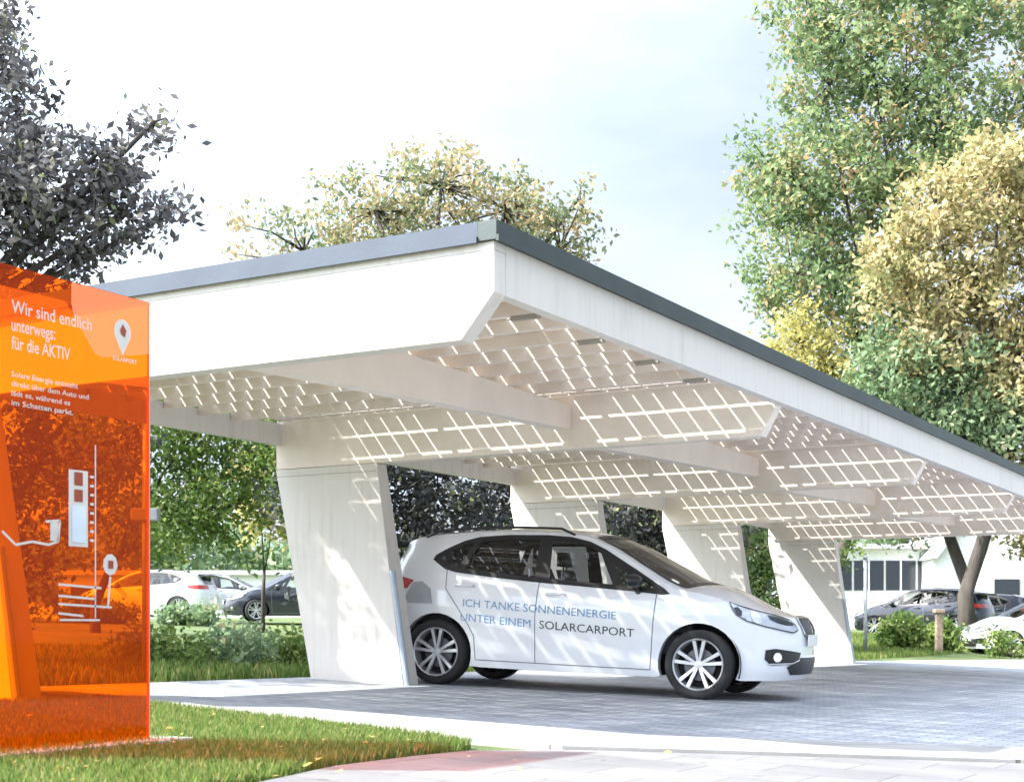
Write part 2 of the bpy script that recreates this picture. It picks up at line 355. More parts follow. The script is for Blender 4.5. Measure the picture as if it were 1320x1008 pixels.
# ribs under the glass, soffit girders
rib0 = None
for i in range(4):
    ya, yb = YS[i]+BT, YS[i+1]; n = 9
    for k in range(n):
        y = ya+(yb-ya)*(3*k+1)/30
        mb = MB().box(XL+.09, XR-.085, y-.026, y+.026, 2.835, 2.926)
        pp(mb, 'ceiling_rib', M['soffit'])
    b = [(-6.16, ya+.001, 2.45), (-6.02, ya+.001, 2.45), (-6.26, yb-.001, 2.62), (-6.40, yb-.001, 2.62)]
    t = [(-6.16, ya+.001, 2.83), (-6.02, ya+.001, 2.83), (-6.26, yb-.001, 2.83), (-6.40, yb-.001, 2.83)]
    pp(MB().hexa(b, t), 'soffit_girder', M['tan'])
    for kx in (-5.0, -4.72):       # small fixing brackets hanging below the ribs
        for k in range(0, n, 2):
            y = ya+(yb-ya)*(3*k+1)/30
            if kx == -4.72 and i == 0: pp(MB().box(kx-.1, kx+.1, y-.02, y+.02, 2.805, 2.834), 'rib_bracket', M['seam'])
# solar glass modules with printed cells
NX, NY = 3, 3; x0, x1 = XL+.09, XR-.095
mw = (x1-x0)/NX; ml = 4.63/NY
proto = None
for i in range(4):
    for a in range(NX):
        for c in range(NY):
            X = x0+a*mw; Y = YS[i]+BT+c*ml
            if proto is None:
                gp = MB().box(.004, mw-.004, .004, ml-.004, 2.938, 2.946).build('solar_module', M['roofglass'])
                cm = MB(); nx, ny = 9, 10; px, py = mw/nx, ml/ny
                for u in range(nx):
                    for v in range(ny):
                        g = .0092
                        cm.box(u*px+g, (u+1)*px-g, v*py+g, (v+1)*py-g, 2.932, 2.935, 0)
                        cm.box(u*px+g, (u+1)*px-g, v*py+g, (v+1)*py-g, 2.9352, 2.9362, 1)
                fm = MB(); w_ = .034
                for (a0, a1, b0, b1) in ((.001, mw-.001, .001, w_), (.001, mw-.001, ml-w_, ml-.001), (.001, w_, w_, ml-w_), (mw-w_, mw-.001, w_, ml-w_)): fm.box(a0, a1, b0, b1, 2.9275, 2.9315)
                for (u, v, nu, nv) in ((3, 2, 2, 1), (6, 6, 1, 2), (1, 7, 1, 1), (5, 4, 1, 1)): fm.box(u*px-.008, (u+nu)*px+.008, v*py-.008, (v+nv)*py+.008, 2.9278, 2.9312)   # frame, and plates added over cell gaps to break up the light streaks
                fm.build('module_frame_streak_plates', M['cellb'], gp)
                cc = cm.build('solar_cells', [M['cellb'], M['cellt']], gp)
                gp.parent = port; proto = gp; o = gp
            else: o = copy_tree(proto); o.parent = port
            o.location = Vector((X, Y+.0, 0))-PO

# ------------------------------------------------------------------ car builder
def spl(keys, x):       # smooth (monotone cubic) interpolation of a sorted table
    k = np.array(keys, float); X, Yv = k[:, 0], k[:, 1]
    h = np.diff(X); d = np.diff(Yv)/h; m = np.zeros(len(X)); m[1:-1] = np.where(d[:-1]*d[1:] > 0, 2*d[:-1]*d[1:]/(d[:-1]+d[1:]+1e-12), 0); m[0], m[-1] = d[0], d[-1]
    x = np.clip(x, X[0], X[-1]); i = np.clip(np.searchsorted(X, x)-1, 0, len(h)-1); t = (x-X[i])/h[i]
    return (2*t**3-3*t**2+1)*Yv[i]+(t**3-2*t**2+t)*h[i]*m[i]+(-2*t**3+3*t**2)*Yv[i+1]+(t**3-t**2)*h[i]*m[i+1]
PLAN = [(.90, 0), (.888, .2), (.845, .38), (.765, .54), (.64, .67), (.48, .765), (.28, .83), (0, .873), (-.5, .893), (-1.2, .9), (-2.0, .9), (-2.6, .888), (-2.95, .862), (-3.2, .81), (-3.36, .72), (-3.45, .57), (-3.49, .38), (-3.505, .2), (-3.51, 0)][::-1]
_pl = np.array(PLAN); _t = np.concatenate([[0], np.cumsum(np.hypot(*np.diff(_pl, axis=0).T))])
_tt = np.linspace(0, _t[-1], 400); _px = np.interp(_tt, _t, _pl[:, 0]); _py = np.interp(_tt, _t, _pl[:, 1])
for _ in range(60):
    _px[1:-1] = (_px[:-2]+2*_px[1:-1]+_px[2:])/4; _py[1:-1] = (_py[:-2]+2*_py[1:-1]+_py[2:])/4
_s = _tt-np.interp(0, _px, _tt)     # s = 0 at the front axle, s ~ x along the flank
S0, S1 = _s[0], _s[-1]
ZT = [(S0, 1.40), (-3.55, 1.40), (-3.42, 1.41), (-3.2, 1.445), (-2.8, 1.49), (-2.3, 1.53), (-1.9, 1.545), (-1.5, 1.54), (-1.2, 1.505), (-.95, 1.41), (-.6, 1.215), (-.3, 1.05), (-.2, 1.015), (0, .985), (.25, .925), (.5, .855), (.7, .815), (.95, .795), (S1, .785)]
WZ = [(0, .93), (.2, .955), (.3, .972), (.42, .978), (.55, .99), (.7, .998), (.80, 1.0), (.86, .992), (.92, .985), (.98, .972), (1.03, .953), (1.10, .925), (1.25, .87), (1.4, .80), (1.5, .735), (1.56, .68)]
FX = [(0, -.12), (.2, -.06), (.3, -.01), (.42, .005), (.55, .0), (.65, .0), (.72, -.02), (.78, -.06), (.84, -.14), (1, -.3)]
RX = [(0, .12), (.25, .03), (.45, -.01), (.7, .0), (.85, .02), (.95, .06), (1.1, .12), (1.25, .18), (1.38, .24), (1.42, .24), (1.6, .3)]
def P3(s, z, off=0, side=-1, zs=1.0):
    s = np.asarray(s, float); z = np.asarray(z, float)
    def raw(s, z):
        x = np.interp(s, _s, _px); y = np.interp(s, _s, _py)
        wf = ss((x-.1)/.73); wr = ss((-2.75-x)/.76)
        X = x+wf*spl(FX, z)+wr*spl(RX, z)
        Yv = y*spl(WZ, z)
        zt = spl(ZT, s); e = np.clip((z-(zt-.055))/.055, 0, 1); rim = ss((s+.35)/.15)
        Yv = Yv-rim*.02*e*e
        return np.stack([X, -Yv, z], -1)
    p = raw(s, z)
    if off:
        a = raw(s+.01, z)-raw(s-.01, z); b = raw(s, z+.01)-raw(s, z-.01)
        n = np.cross(a, b); n /= np.linalg.norm(n, axis=-1, keepdims=True)+1e-9
        p = p+n*off
    if side > 0: p = p*np.array([1, -1, 1])
    return p*np.array([1, 1, zs])
def arcpts(cx, cz, r, a0, a1, n): return [(cx+r*math.cos(t), cz+r*math.sin(t)) for t in np.linspace(a0, a1, n)]
def skin(poly, holes=(), step=.05, off=0, side=-1, zs=1.0, flip=False):
    vv = []; ed = []
    for P in [poly]+list(holes):
        # resample edges
        Q = []
        for i in range(len(P)):
            a, b = P[i], P[(i+1) % len(P)]; d = math.hypot(a[0]-b[0], a[1]-b[1]); k = max(1, int(d/step+.5))
            Q += [(a[0]+(b[0]-a[0])*j/k, a[1]+(b[1]-a[1])*j/k) for j in range(k)]
        o = len(vv); vv += [Vector(q) for q in Q]; ed += [(o+i, o+(i+1) % len(Q)) for i in range(len(Q))]
    xs = [p[0] for p in poly]; zs_ = [p[1] for p in poly]
    gx = np.arange(min(xs)+step/2, max(xs), step); gz = np.arange(min(zs_)+step/2, max(zs_), step)
    def ok(a, b): return inpoly(a, b, poly) and not any(inpoly(a, b, h) for h in holes)
    ap = np.array([tuple(v) for v in vv])
    for a in gx:
        for b in gz:
            if ok(a, b) and np.min((ap[:, 0]-a)**2+(ap[:, 1]-b)**2) > (step*.4)**2: vv.append(Vector((a, b)))
    r = delaunay_2d_cdt(vv, ed, [], 0, 1e-6); V = r[0]
    F = [tuple(f) for f in r[2] if ok(sum(V[i].x for i in f)/len(f), sum(V[i].y for i in f)/len(f))]
    p = P3([v.x for v in V], [v.y for v in V], off, side, zs)
    F2 = []
    for f in F:      # s to the right, z up as seen from the near side -> outward normals
        a, b, c = V[f[0]], V[f[1]], V[f[2]]; ccw = (b-a).cross(c-a) > 0
        F2.append(f if (ccw == (side < 0)) else f[::-1])
    return p, F2
def band(path, w, off=.003, side=-1, zs=1.0, closed=False):
    P = []; n = len(path)
    path2 = []
    for i in range(n-1+(1 if closed else 0)):
        a, b = path[i], path[(i+1) % n]; d = math.hypot(a[0]-b[0], a[1]-b[1]); k = max(1, int(d/.05+.5))
        path2 += [(a[0]+(b[0]-a[0])*j/k, a[1]+(b[1]-a[1])*j/k) for j in range(k)]
    if not closed: path2.append(path[-1])
    L_, R_ = [], []; m = len(path2)
    for i, p in enumerate(path2):
        a = path2[(i-1) % m if closed else max(i-1, 0)]; b = path2[(i+1) % m if closed else min(i+1, m-1)]
        dx, dz = b[0]-a[0], b[1]-a[1]; l = math.hypot(dx, dz)+1e-9; nx, nz = -dz/l*w/2, dx/l*w/2
        L_.append((p[0]+nx, p[1]+nz)); R_.append((p[0]-nx, p[1]-nz))
    A = np.array(L_+R_); p3 = P3(A[:, 0], A[:, 1], off, side, zs)
    f = [(i, i+m, (i+1) % m+m, (i+1) % m) for i in range(m if closed else m-1)]
    if side > 0: f = [q[::-1] for q in f]
    return p3, f
WB = -2.67; WR = .325
DLO = [(-.31, .975), (-.66, 1.003), (-1.2, 1.035), (-1.65, 1.06), (-2.1, 1.095), (-2.5, 1.135), (-2.62, 1.165), (-2.76, 1.25), (-2.74, 1.275), (-2.62, 1.345), (-2.46, 1.42), (-2.31, 1.462), (-2.0, 1.488), (-1.6, 1.493), (-1.35, 1.478), (-1.15, 1.435), (-.98, 1.362), (-.66, 1.183)]
WIN_F = [(-.86, 1.045), (-1.2, 1.062), (-1.50, 1.08), (-1.53, 1.45), (-1.36, 1.448), (-1.17, 1.405), (-1.02, 1.342)]
WIN_A = [(-.42, 1.015), (-.76, 1.04), (-.86, 1.22), (-.66, 1.125)]
WIN_R = [(-1.66, 1.09), (-2.1, 1.125), (-2.41, 1.158), (-2.28, 1.425), (-2.0, 1.455), (-1.66, 1.458)]
WIN_Q = [(-2.48, 1.17), (-2.59, 1.20), (-2.70, 1.262), (-2.58, 1.335), (-2.42, 1.40), (-2.36, 1.408)]
def inset_x(poly, d): return poly
def make_car(name, M_, zs=1.0, full=True, step=.05):
    root = empty(name)
    zb = .20
    top = [(s, float(spl(ZT, s))) for s in np.linspace(S1, S0, 90)]
    bot = [(S0, .26), (-3.4, .24), (-3.08, zb)]
    ar = arcpts(WB, WR, .385, math.pi+.33, -.33, 20)
    af = arcpts(0, WR, .385, math.pi+.33, -.33, 20)
    bot += ar+[(-2.2, zb-.005), (-.42, zb-.01)]+af+[(.42, zb-.01), (.75, zb), (S1-.3, .21), (S1, .21)]
    poly = top[::-1]; poly = bot+top
    body = MB()
    for side in (-1, 1):
        p, f = skin(poly, [DLO], step, 0, side, zs); body.add(p, f)
        # arch lips
        for c in (0, WB):
            ring = arcpts(c, WR, .385, math.pi+.33, -.33, 24); q = np.array(ring); a = P3(q[:, 0], q[:, 1], 0, side, zs)
            b = a.copy(); b[:, 1] = -side*-1*0+np.where(a[:, 1] < 0, a[:, 1]+.09, a[:, 1]-.09)
            n = len(q); body.add(np.concatenate([a, b]), [(i, i+1, i+1+n, i+n) if side > 0 else (i+n, i+1+n, i+1, i) for i in range(n-1)])
    # top sheet
    segs = [('hood', -.205, S1), ('roof_front', -1.18, -1.10), ('roof', -2.95, -1.18), ('roof_back', -3.6, -2.95), ('tail', S0, -3.6)]
    def topsheet(sa, sb, ta, tb, dz=0, ns=None, ntt=25, lift=0):
        ns = ns or max(3, int((sb-sa)/.05)); sv = np.linspace(sa, sb, ns); tv = np.linspace(ta, tb, ntt)
        pe = P3(sv, spl(ZT, sv), 0, -1, 1.0)
        X = pe[:, 0][:, None]+0*tv; Yv = (-pe[:, 1][:, None])*tv; hw = -pe[:, 1]
        shape = (1-np.abs(tv)**2.6)[None, :]
        bow = spl([(S0, .0), (-3.3, .0), (-2, .0), (-1.25, .06), (-.6, .16), (-.2, .17), (.1, .05), (.4, 0), (S1, 0)], sv)[:, None]*(1-tv**2)
        crown = spl([(S0, .012), (-3.2, .045), (-2, .055), (-1.2, .055), (-.8, .05), (-.2, .075), (.3, .085), (.6, .06), (.85, .02), (S1, 0)], sv)[:, None]
        Zv = pe[:, 2][:, None]+crown*shape+dz
        V = np.stack([X+bow, Yv, (Zv)*zs], -1).reshape(-1, 3)
        return V, [(i*ntt+j, (i+1)*ntt+j, (i+1)*ntt+j+1, i*ntt+j+1) for i in range(ns-1) for j in range(ntt-1)]
    for s_a, s_b in ((-.205, S1), (-1.2, -1.1), (-1.3, -1.2), (-2.95, -1.3), (S0, -2.95)):
        ns = 44 if s_b == S1 else None
        if (s_a, s_b) == (-2.95, -1.3):
            for ta, tb in ((-1, -.86), (.86, 1)): body.add(*topsheet(s_a, s_b, ta, tb, ntt=5))
        else: body.add(*topsheet(s_a, s_b, -1, 1, ns=ns))
    for ta, tb in ((-1, -.9), (.9, 1)): body.add(*topsheet(-1.1, -.205, ta, tb, ntt=4))
    bo = body.build('body', M_['paint'], root, smooth=True)
    wd = bo.modifiers.new('weld', 'WELD'); wd.merge_threshold = .0015
    MB().add(*topsheet(-2.95, -1.3, -.86, .86, .0)).build('roof_glass', M['roofdark'], root, smooth=True)
    ws = MB().add(*topsheet(-1.1, -.205, -.9, .9)).build('windscreen', M['gscreen'], root, smooth=True)
    wt = MB(); wt.add(*topsheet(-1.13, -1.06, -.9, .9, .003)); wt.add(*topsheet(-.25, -.18, -.9, .9, .004)); wt.add(*topsheet(-1.1, -.2, -.92, -.87, .004, ntt=3)); wt.add(*topsheet(-1.1, -.2, .87, .92, .004, ntt=3))
    wt.build('screen_surround', M['black'], ws, smooth=True)
    for side in (-1, 1):       # window trim, windows, rails
        mb = MB(); mb.add(*skin(DLO, [WIN_F, WIN_R, WIN_Q, WIN_A], .04, .001, side, zs)); mb.add(*band(DLO, .035, .004, side, zs, True))
        mb.build('window_trim', M['black'], root, smooth=True)
        for W_, mm in ((WIN_F, 'gfront'), (WIN_R, 'grear'), (WIN_Q, 'gfront'), (WIN_A, 'gfront')):
            MB().add(*skin(W_, [], .05, -.004, side, zs)).build('side_window', M[mm], root, smooth=True)
        pts = [tuple(P3(s, float(spl(ZT, s))-.006, 0, side, zs)+np.array([0, 0, .045])) for s in np.linspace(-2.9, -1.35, 14)]
        pts[0] = (pts[0][0]-.03, pts[0][1], pts[0][2]-.05); pts[-1] = (pts[-1][0]+.03, pts[-1][1], pts[-1][2]-.05)
        MB().tube(pts, .014, 6).build('roof_rail', M['black'], root, smooth=True)
        if not full: continue
    # shell underneath
    ub = MB(); ub.box(-3.15, -.4, -.70, .70, .2*zs, .42*zs); ub.box(-.4, .58, -.5, .5, .215, .40); ub.box(-.42, .42, -.54, .54, .40, .75); ub.box(-2.2, -.47, -.85, .85, .19, .4)
    for c in (0, WB):
        for side in (-1, 1):
            ar_ = arcpts(c, WR, .392, -.30, math.pi+.30, 24)
            ub.add([(x, side*.55, z) for x, z in ar_]+[(x, side*.82, z) for x, z in ar_], [(i, i+1, i+25, i+24) for i in range(23)])
            ub.add([(x, side*.551, z) for x, z in ar_], [tuple(range(24))])
    ub.build('underbody', M['dark'], root)
    # wheels
    for c in (0, WB):
        for side in (-1, 1):
            wh = empty('wheel'); wh.parent = root; wh.location = (c, side*.775, WR)
            s = side; ty = MB().lathe([(.245, s*-.10), (.30, s*-.105), (.322, s*-.085), (.325, s*-.03), (.325, s*.05), (.318, s*.085), (.296, s*.103), (.262, s*.105), (.245, s*.095)], 48)
            ty.build('tyre', M['rubber'], wh, smooth=True)
            rm = MB().lathe([(.245, s*.092), (.238, s*.098), (.228, s*.09), (.222, s*.05), (.215, s*-.08)], 48)
            rm.lathe([(.001, s*.072), (.035, s*.07), (.045, s*.06), (.05, s*.02)], 24)
            for k in range(5):
                for dd in (-.17, .17):
                    a = math.pi/2+k*2*math.pi/5; r0, r1 = .03, .232
                    A = (r0*math.cos(a+dd*1.2), r0*math.sin(a+dd*1.2)); B = (r1*math.cos(a+dd*1.25), r1*math.sin(a+dd*1.25))
                    ux, uz = B[0]-A[0], B[1]-A[1]; l = math.hypot(ux, uz); nx, nz = -uz/l, ux/l
                    w0, w1 = .012, .017
                    q = [(A[0]-nx*w0, A[1]-nz*w0), (A[0]+nx*w0, A[1]+nz*w0), (B[0]+nx*w1, B[1]+nz*w1), (B[0]-nx*w1, B[1]-nz*w1)]
                    fr = [(x, s*(.066 if i in (0, 1) else .082), z) for i, (x, z) in enumerate(q)]
                    bk = [(x, s*.03, z) for x, z in q]
                    rm.hexa(bk, fr)
            ro = rm.build('rim', M['alloy'], wh); ro.data.shade_smooth(); e = ro.modifiers.new('es', 'EDGE_SPLIT'); e.split_angle = R(35)
            MB().lathe([(.001, s*.012), (.15, s*.01), (.155, s*0), (.155, s*-.02)], 32).lathe([(.001, s*-.03), (.225, s*-.032)], 32, mi=1).build('brake_disc', [M['brake'], M['dark']], wh)
    # lamps, grille, intakes on the skin (both sides)
    HL = [(.30, .915), (.42, .885), (.60, .845), (.80, .80), (.935, .765), (1.0, .715), (1.01, .675), (.93, .652), (.80, .668), (.62, .70), (.45, .745), (.36, .80)]
    for side in (-1, 1):
        hl = MB().add(*skin(HL, [], .03, .008, side, zs)).build('headlight', M['lens'], root, smooth=True)
        d = MB(); d.add(*skin([(.345, .86), (.40, .868), (.44, .83), (.41, .785), (.37, .80)], [], .03, .013, side, zs))
        d.add(*skin([(.70, .80), (.80, .785), (.90, .758), (.955, .735), (.96, .715), (.86, .715), (.76, .735), (.70, .765)], [], .03, .013, side, zs))
        d.add(*band(HL, .010, .013, side, zs, True)); d.build('lamp_surround', M['lampdark'], hl, smooth=True)
        b = MB()
        for cx_, r in ((.56, .052), (.80, .0)):
            if r: b.add(*skin(arcpts(cx_, .775, r, 0, 2*math.pi*.95, 14), [], .03, .015, side, zs))
        b.build('lamp_ring', M['chrome'], hl, smooth=True)
        tl = MB().add(*skin([(-2.98, 1.03), (-3.15, 1.06), (-3.9, 1.06), (-3.9, .93), (-3.2, .92), (-3.04, .95)], [], .05, .004, side, zs))
        tl.build('tail_light', M['red'], root, smooth=True)
        K = [(S1-.045, .80), (S1-.31, .79), (S1-.335, .745), (S1-.30, .655), (S1-.25, .62), (S1-.045, .62)]
        kg = MB().add(*skin(K, [], .03, .008, side, zs)).build('grille', M['black'], root, smooth=True)
        cb = MB().add(*band(K, .022, .012, side, zs, True)); cb.build('grille_frame', M['chrome'], kg, smooth=True)
        sb = MB()
        for k in range(7): sb.add(*band([(S1-.07-k*.035, .785), (S1-.07-k*.035, .63)], .008, .014, side, zs))
        sb.build('grille_bars', M['line'], kg)
        fg = MB().add(*skin([(.62, .485), (.72, .50), (1.06, .465), (1.02, .395), (.93, .36), (.68, .345), (.61, .40)], [], .03, .012, side, zs)).build('side_intake', M['black'], root, smooth=True)
        MB().add(*skin(arcpts(.74, .42, .045, 0, 6, 12), [], .03, .017, side, zs)).add(*band([(.64, .355), (.93, .368), (1.03, .40)], .012, .017, side, zs)).build('fog_light', M['chrome'], fg, smooth=True)
        MB().add(*skin([(S1+.0, .42), (S1-.36, .42), (S1-.56, .33), (S1-.48, .262), (S1+.0, .265)], [], .03, .012, side, zs)).build('lower_intake', M['black'], root, smooth=True)
        ln = MB()
        for pth in ([(-.42, .965), (-.44, .7), (-.46, .25)], [(-1.60, 1.055), (-1.62, .7), (-1.61, .26)], [(-2.60, 1.15), (-2.58, .95), (-2.46, .80), (-2.33, .62), (-2.26, .50), (-2.24, .27)], [(-.46, .255), (-2.24, .265)]):
            ln.add(*band(pth, .009, .0015, side, zs))
        ln.build('panel_gap', M['line'], root)
        bl = MB().add(*band([(-.46, .215), (-1.3, .21), (-2.2, .215)], .04, .004, side, zs)); bl.build('sill_trim', M_['paint'], root)
        for sx in (-1.42, -2.38):
            hd = MB()
            z = .93 if sx > -2 else .985
            hd.tube([tuple(P3(sx+a, z, b, side, zs)) for a, b in ((-.1, .0), (-.085, .03), (0, .034), (.085, .03), (.1, .0))], [.012, .015, .016, .015, .012], 6)
            hd.build('door_handle', M_['paint'], root, smooth=True)
        # wing mirror
        mbx = MB(); c = P3(-.62, 1.04, .12, side, zs)
        for dx, w0, h0 in ((.0, 0, 0),): pass
        prof = []
        ux = np.array([1, 0, 0]); 
        th = np.linspace(0, 2*np.pi, 13)[:-1]
        rings = []
        for t_, sc in ((-.055, .8), (-.05, .97), (0, 1.0), (.05, .82), (.075, .5), (.08, .1)):
            rings.append([(c[0]+t_, c[1]+.105*sc*math.cos(a), c[2]+.065*sc*math.sin(a)) for a in th])
        V = [p for r_ in rings for p in r_]; k = 12
        mbx.add(V, [(i*k+j, i*k+(j+1) % k, (i+1)*k+(j+1) % k, (i+1)*k+j) for i in range(5) for j in range(k)]+[tuple(range(k))[::-1]])
        mo = mbx.build('wing_mirror', M_['mirror'], root, smooth=True)
        a = P3(-.6, .985, -.01, side, zs); MB().tube([tuple(a), (c[0], c[1], c[2]-.05)], [.03, .025], 8).build('mirror_foot', M['black'], mo, smooth=True)
    MB().box(.902, .910, -.26, .26, .525, .635).build('number_plate', M['plate'], root, bevel=.003)
    # spoiler lip
    sp = MB(); sv = np.linspace(-1, 1, 14)
    V = [(-3.22, .58*t, (1.425+.03*(1-t*t))*zs) for t in sv]+[(-3.50, .56*t, (1.375+.03*(1-t*t))*zs) for t in sv]+[(-3.49, .56*t, (1.345+.03*(1-t*t))*zs) for t in sv]+[(-3.22, .58*t, (1.36+.03*(1-t*t))*zs) for t in sv]
    F = [(k*14+i, k*14+i+1, ((k+1) % 4)*14+i+1, ((k+1) % 4)*14+i) for k in range(4) for i in range(13)]+[(0, 14, 28, 42), (13, 55, 41, 27)]
    sp.add(V, F); sp.build('spoiler', M['black'], root, smooth=False)
    MB().add(*skin([(-3.62, 1.30), (-3.75, 1.34), (S0, 1.35), (S0, 1.09), (-3.72, 1.09)], [], .05, .004, -1, zs)).add(*skin([(-3.62, 1.30), (-3.75, 1.34), (S0, 1.35), (S0, 1.09), (-3.72, 1.09)], [], .05, .004, 1, zs)).build('rear_window', M['roofdark'], root, smooth=True)
    # cabin
    cb = MB(); cb.box(-3.1, .0, -.74, .74, .40, .60); cb.box(-.62, -.1, -.72, .72, .6, .985); cb.box(-3.2, -2.55, -.7, .7, .6, 1.0)
    cb.build('cabin_floor', M['cabin'], root, bevel=.03)
    for sx, ys in ((-1.45, (-.36, .36)), (-2.30, (-.40, 0, .40))):
        for yy in ys:
            st = MB(); st.box(sx-.1, sx+.45, yy-.235, yy+.235, .55, .72)
            w_ = .235 if sx > -2 else .2
            st.hexa([(sx-.16, yy-w_, .62), (sx-.02, yy-w_, .62), (sx-.02, yy+w_, .62), (sx-.16, yy+w_, .62)], [(sx-.36, yy-w_*.72, 1.2), (sx-.27, yy-w_*.72, 1.2), (sx-.27, yy+w_*.72, 1.2), (sx-.36, yy+w_*.72, 1.2)])
            st.hexa([(sx-.37, yy-.12, 1.235), (sx-.27, yy-.12, 1.235), (sx-.27, yy+.12, 1.235), (sx-.37, yy+.12, 1.235)], [(sx-.38, yy-.095, 1.385), (sx-.31, yy-.095, 1.385), (sx-.31, yy+.095, 1.385), (sx-.38, yy+.095, 1.385)])
            st.box(sx-.33, sx-.31, yy-.05, yy-.035, 1.19, 1.25); st.box(sx-.33, sx-.31, yy+.035, yy+.05, 1.19, 1.25)
            st.build('seat', M['cabin'], root, bevel=.035, smooth=True)
    c = Vector((-.85, .36, .95)); ax = Vector((-.9, 0, .42)).normalized(); u = Vector((0, 1, 0)); v = ax.cross(u)
    ring = [c+u*.185*math.cos(t)+v*.185*math.sin(t) for t in np.linspace(0, 2*math.pi, 25)]
    MB().tube(ring, .014, 6, cap=False).tube([c, c-ax*.3], [.05, .03], 8).tube([c-u*.18, c+u*.18], .016, 6).build('steering_wheel', M['black'], root, smooth=True)
    MB().tube([(-.82, 0, 1.44*zs), (-.80, 0, 1.40)], .01, 6).box(-.83, -.80, -.11, .11, 1.35, 1.41).build('rear_view_mirror', M['black'], root)
    hd = MB().add(*topsheet(-3.0, -1.15, -.96, .96, -.035)).build('roof_lining', M['headliner'], root)
    return root
def textmesh(txt, size=1.0, bold=0, align='LEFT'):
    cu = bpy.data.curves.new('t', 'FONT'); cu.body = txt; cu.size = size; cu.offset = bold; cu.align_x = align; cu.resolution_u = 3
    o = bpy.data.objects.new('t', cu); COL.objects.link(o); bpy.context.view_layer.update()
    me = bpy.data.meshes.new_from_object(o); v = np.array([tuple(p.co) for p in me.vertices]); f = [tuple(p.vertices) for p in me.polygons]
    bpy.data.objects.remove(o); bpy.data.curves.remove(cu); bpy.data.meshes.remove(me); return v, f
def place_car(root, fw, rw, zoff=0):
    """put the front near wheel contact at fw and the rear near one at rw (world x, y)"""
    a = Vector((fw[0]-rw[0], fw[1]-rw[1])).normalized(); yaw = math.atan2(a.y, a.x)
    left = Vector((-a.y, a.x)); X = Vector((a.x, a.y, float(G(*fw)-G(fw[0]-2.67*a.x, fw[1]-2.67*a.y))/2.67)).normalized()
    gl = float(G(fw[0]+left.x, fw[1]+left.y)-G(*fw)); Yv = Vector((left.x, left.y, gl)).normalized(); Zv = X.cross(Yv).normalized(); Yv = Zv.cross(X)
    o = Vector((fw[0], fw[1], float(G(*fw))+zoff+.004))+Yv*.86
    root.matrix_world = Matrix(((X.x, Yv.x, Zv.x, o.x), (X.y, Yv.y, Zv.y, o.y), (X.z, Yv.z, Zv.z, o.z), (0, 0, 0, 1)))
car = make_car('white_car', {'paint': M['paint'], 'mirror': M['black']}, 1.0, True, .03)
tag(car, 'white compact people carrier with solar slogan lettering parked under the carport', 'car')
place_car(car, (-5.41, 12.70), (-8.08, 12.28))
# lettering wrapped on the flank
def flank_text(txt, s0, s1, z0, z1, h, m, name):
    v, f = textmesh(txt, 1, .0); w = v[:, 0].max()-v[:, 0].min(); v[:, 0] -= v[:, 0].min(); hh = .72
    s = s0+v[:, 0]/w*(s1-s0); z = z0+(z1-z0)*(v[:, 0]/w)+v[:, 1]/hh*h
    p = P3(s, z, .003, -1); MB().add(p, f).build(name, m, car)
flank_text('ICH TANKE SONNENENERGIE', -2.38, -.80, .785, .715, .078, M['textblue'], 'slogan_lettering')
flank_text('UNTER EINEM', -2.40, -1.66, .645, .605, .078, M['textblue'], 'slogan_lettering')
flank_text('SOLARCARPORT', -1.57, -.62, .60, .555, .080, M['textdark'], 'slogan_lettering')
# grey patch panel behind the rear door on the wheel arch
MB().add(*skin([(-2.72, .80), (-2.75, .95), (-2.86, 1.02), (-2.98, 1.01), (-3.05, .86), (-3.0, .80)], [], .04, .002, -1)).build('fuel_flap_graphic', M['silver'], car, smooth=True)

# background parked cars (built once per colour and copied)
def setcar(o, X, Z, ang, label, dz=0):
    x, y = cam(X, Z); o.rotation_euler = (0, 0, ang); o.location = (x, y, float(G(x, y))+dz); tag(o, label, 'car', 'cars parked beyond the carport')
pk_dark = make_car('parked_car', {'paint': M['darkcar'], 'mirror': M['darkcar']}, .95, False, .12)
pk_white = make_car('parked_car', {'paint': M['paint'], 'mirror': M['paint']}, .94, False, .12)
pk_silver = make_car('parked_car', {'paint': M['silver'], 'mirror': M['silver']}, .95, False, .12)
vr = math.atan2(SA, CA)
setcar(pk_dark, -7.7, 44, vr+math.pi+.25, 'dark car half hidden behind the slanted leg, by the left lawn', .05)
setcar(pk_white, -12.8, 47, vr+math.pi-.2, 'white car behind the bushes, just right of the orange glass sign', .15)
setcar(pk_silver, -9.6, 56, vr+.1, 'silver car further back between the white and the dark parked cars', .1)
o = copy_tree(pk_white); setcar(o, 12.7, 38.6, vr+math.pi+.08, 'white car with blue-grey windows at the right edge, beyond the wooden post')
o = copy_tree(pk_dark); setcar(o, 12.1, 48, vr+math.pi-.6, 'dark car seen just right of the last carport leg')
o = copy_tree(pk_silver); setcar(o, 15.6, 58, vr+math.pi+.1, 'silver car parked behind the white car under the leaning trunks')
o = copy_tree(pk_dark); setcar(o, 15.2, 53, vr+math.pi-.5, 'dark car behind the wooden post, left of the white car')

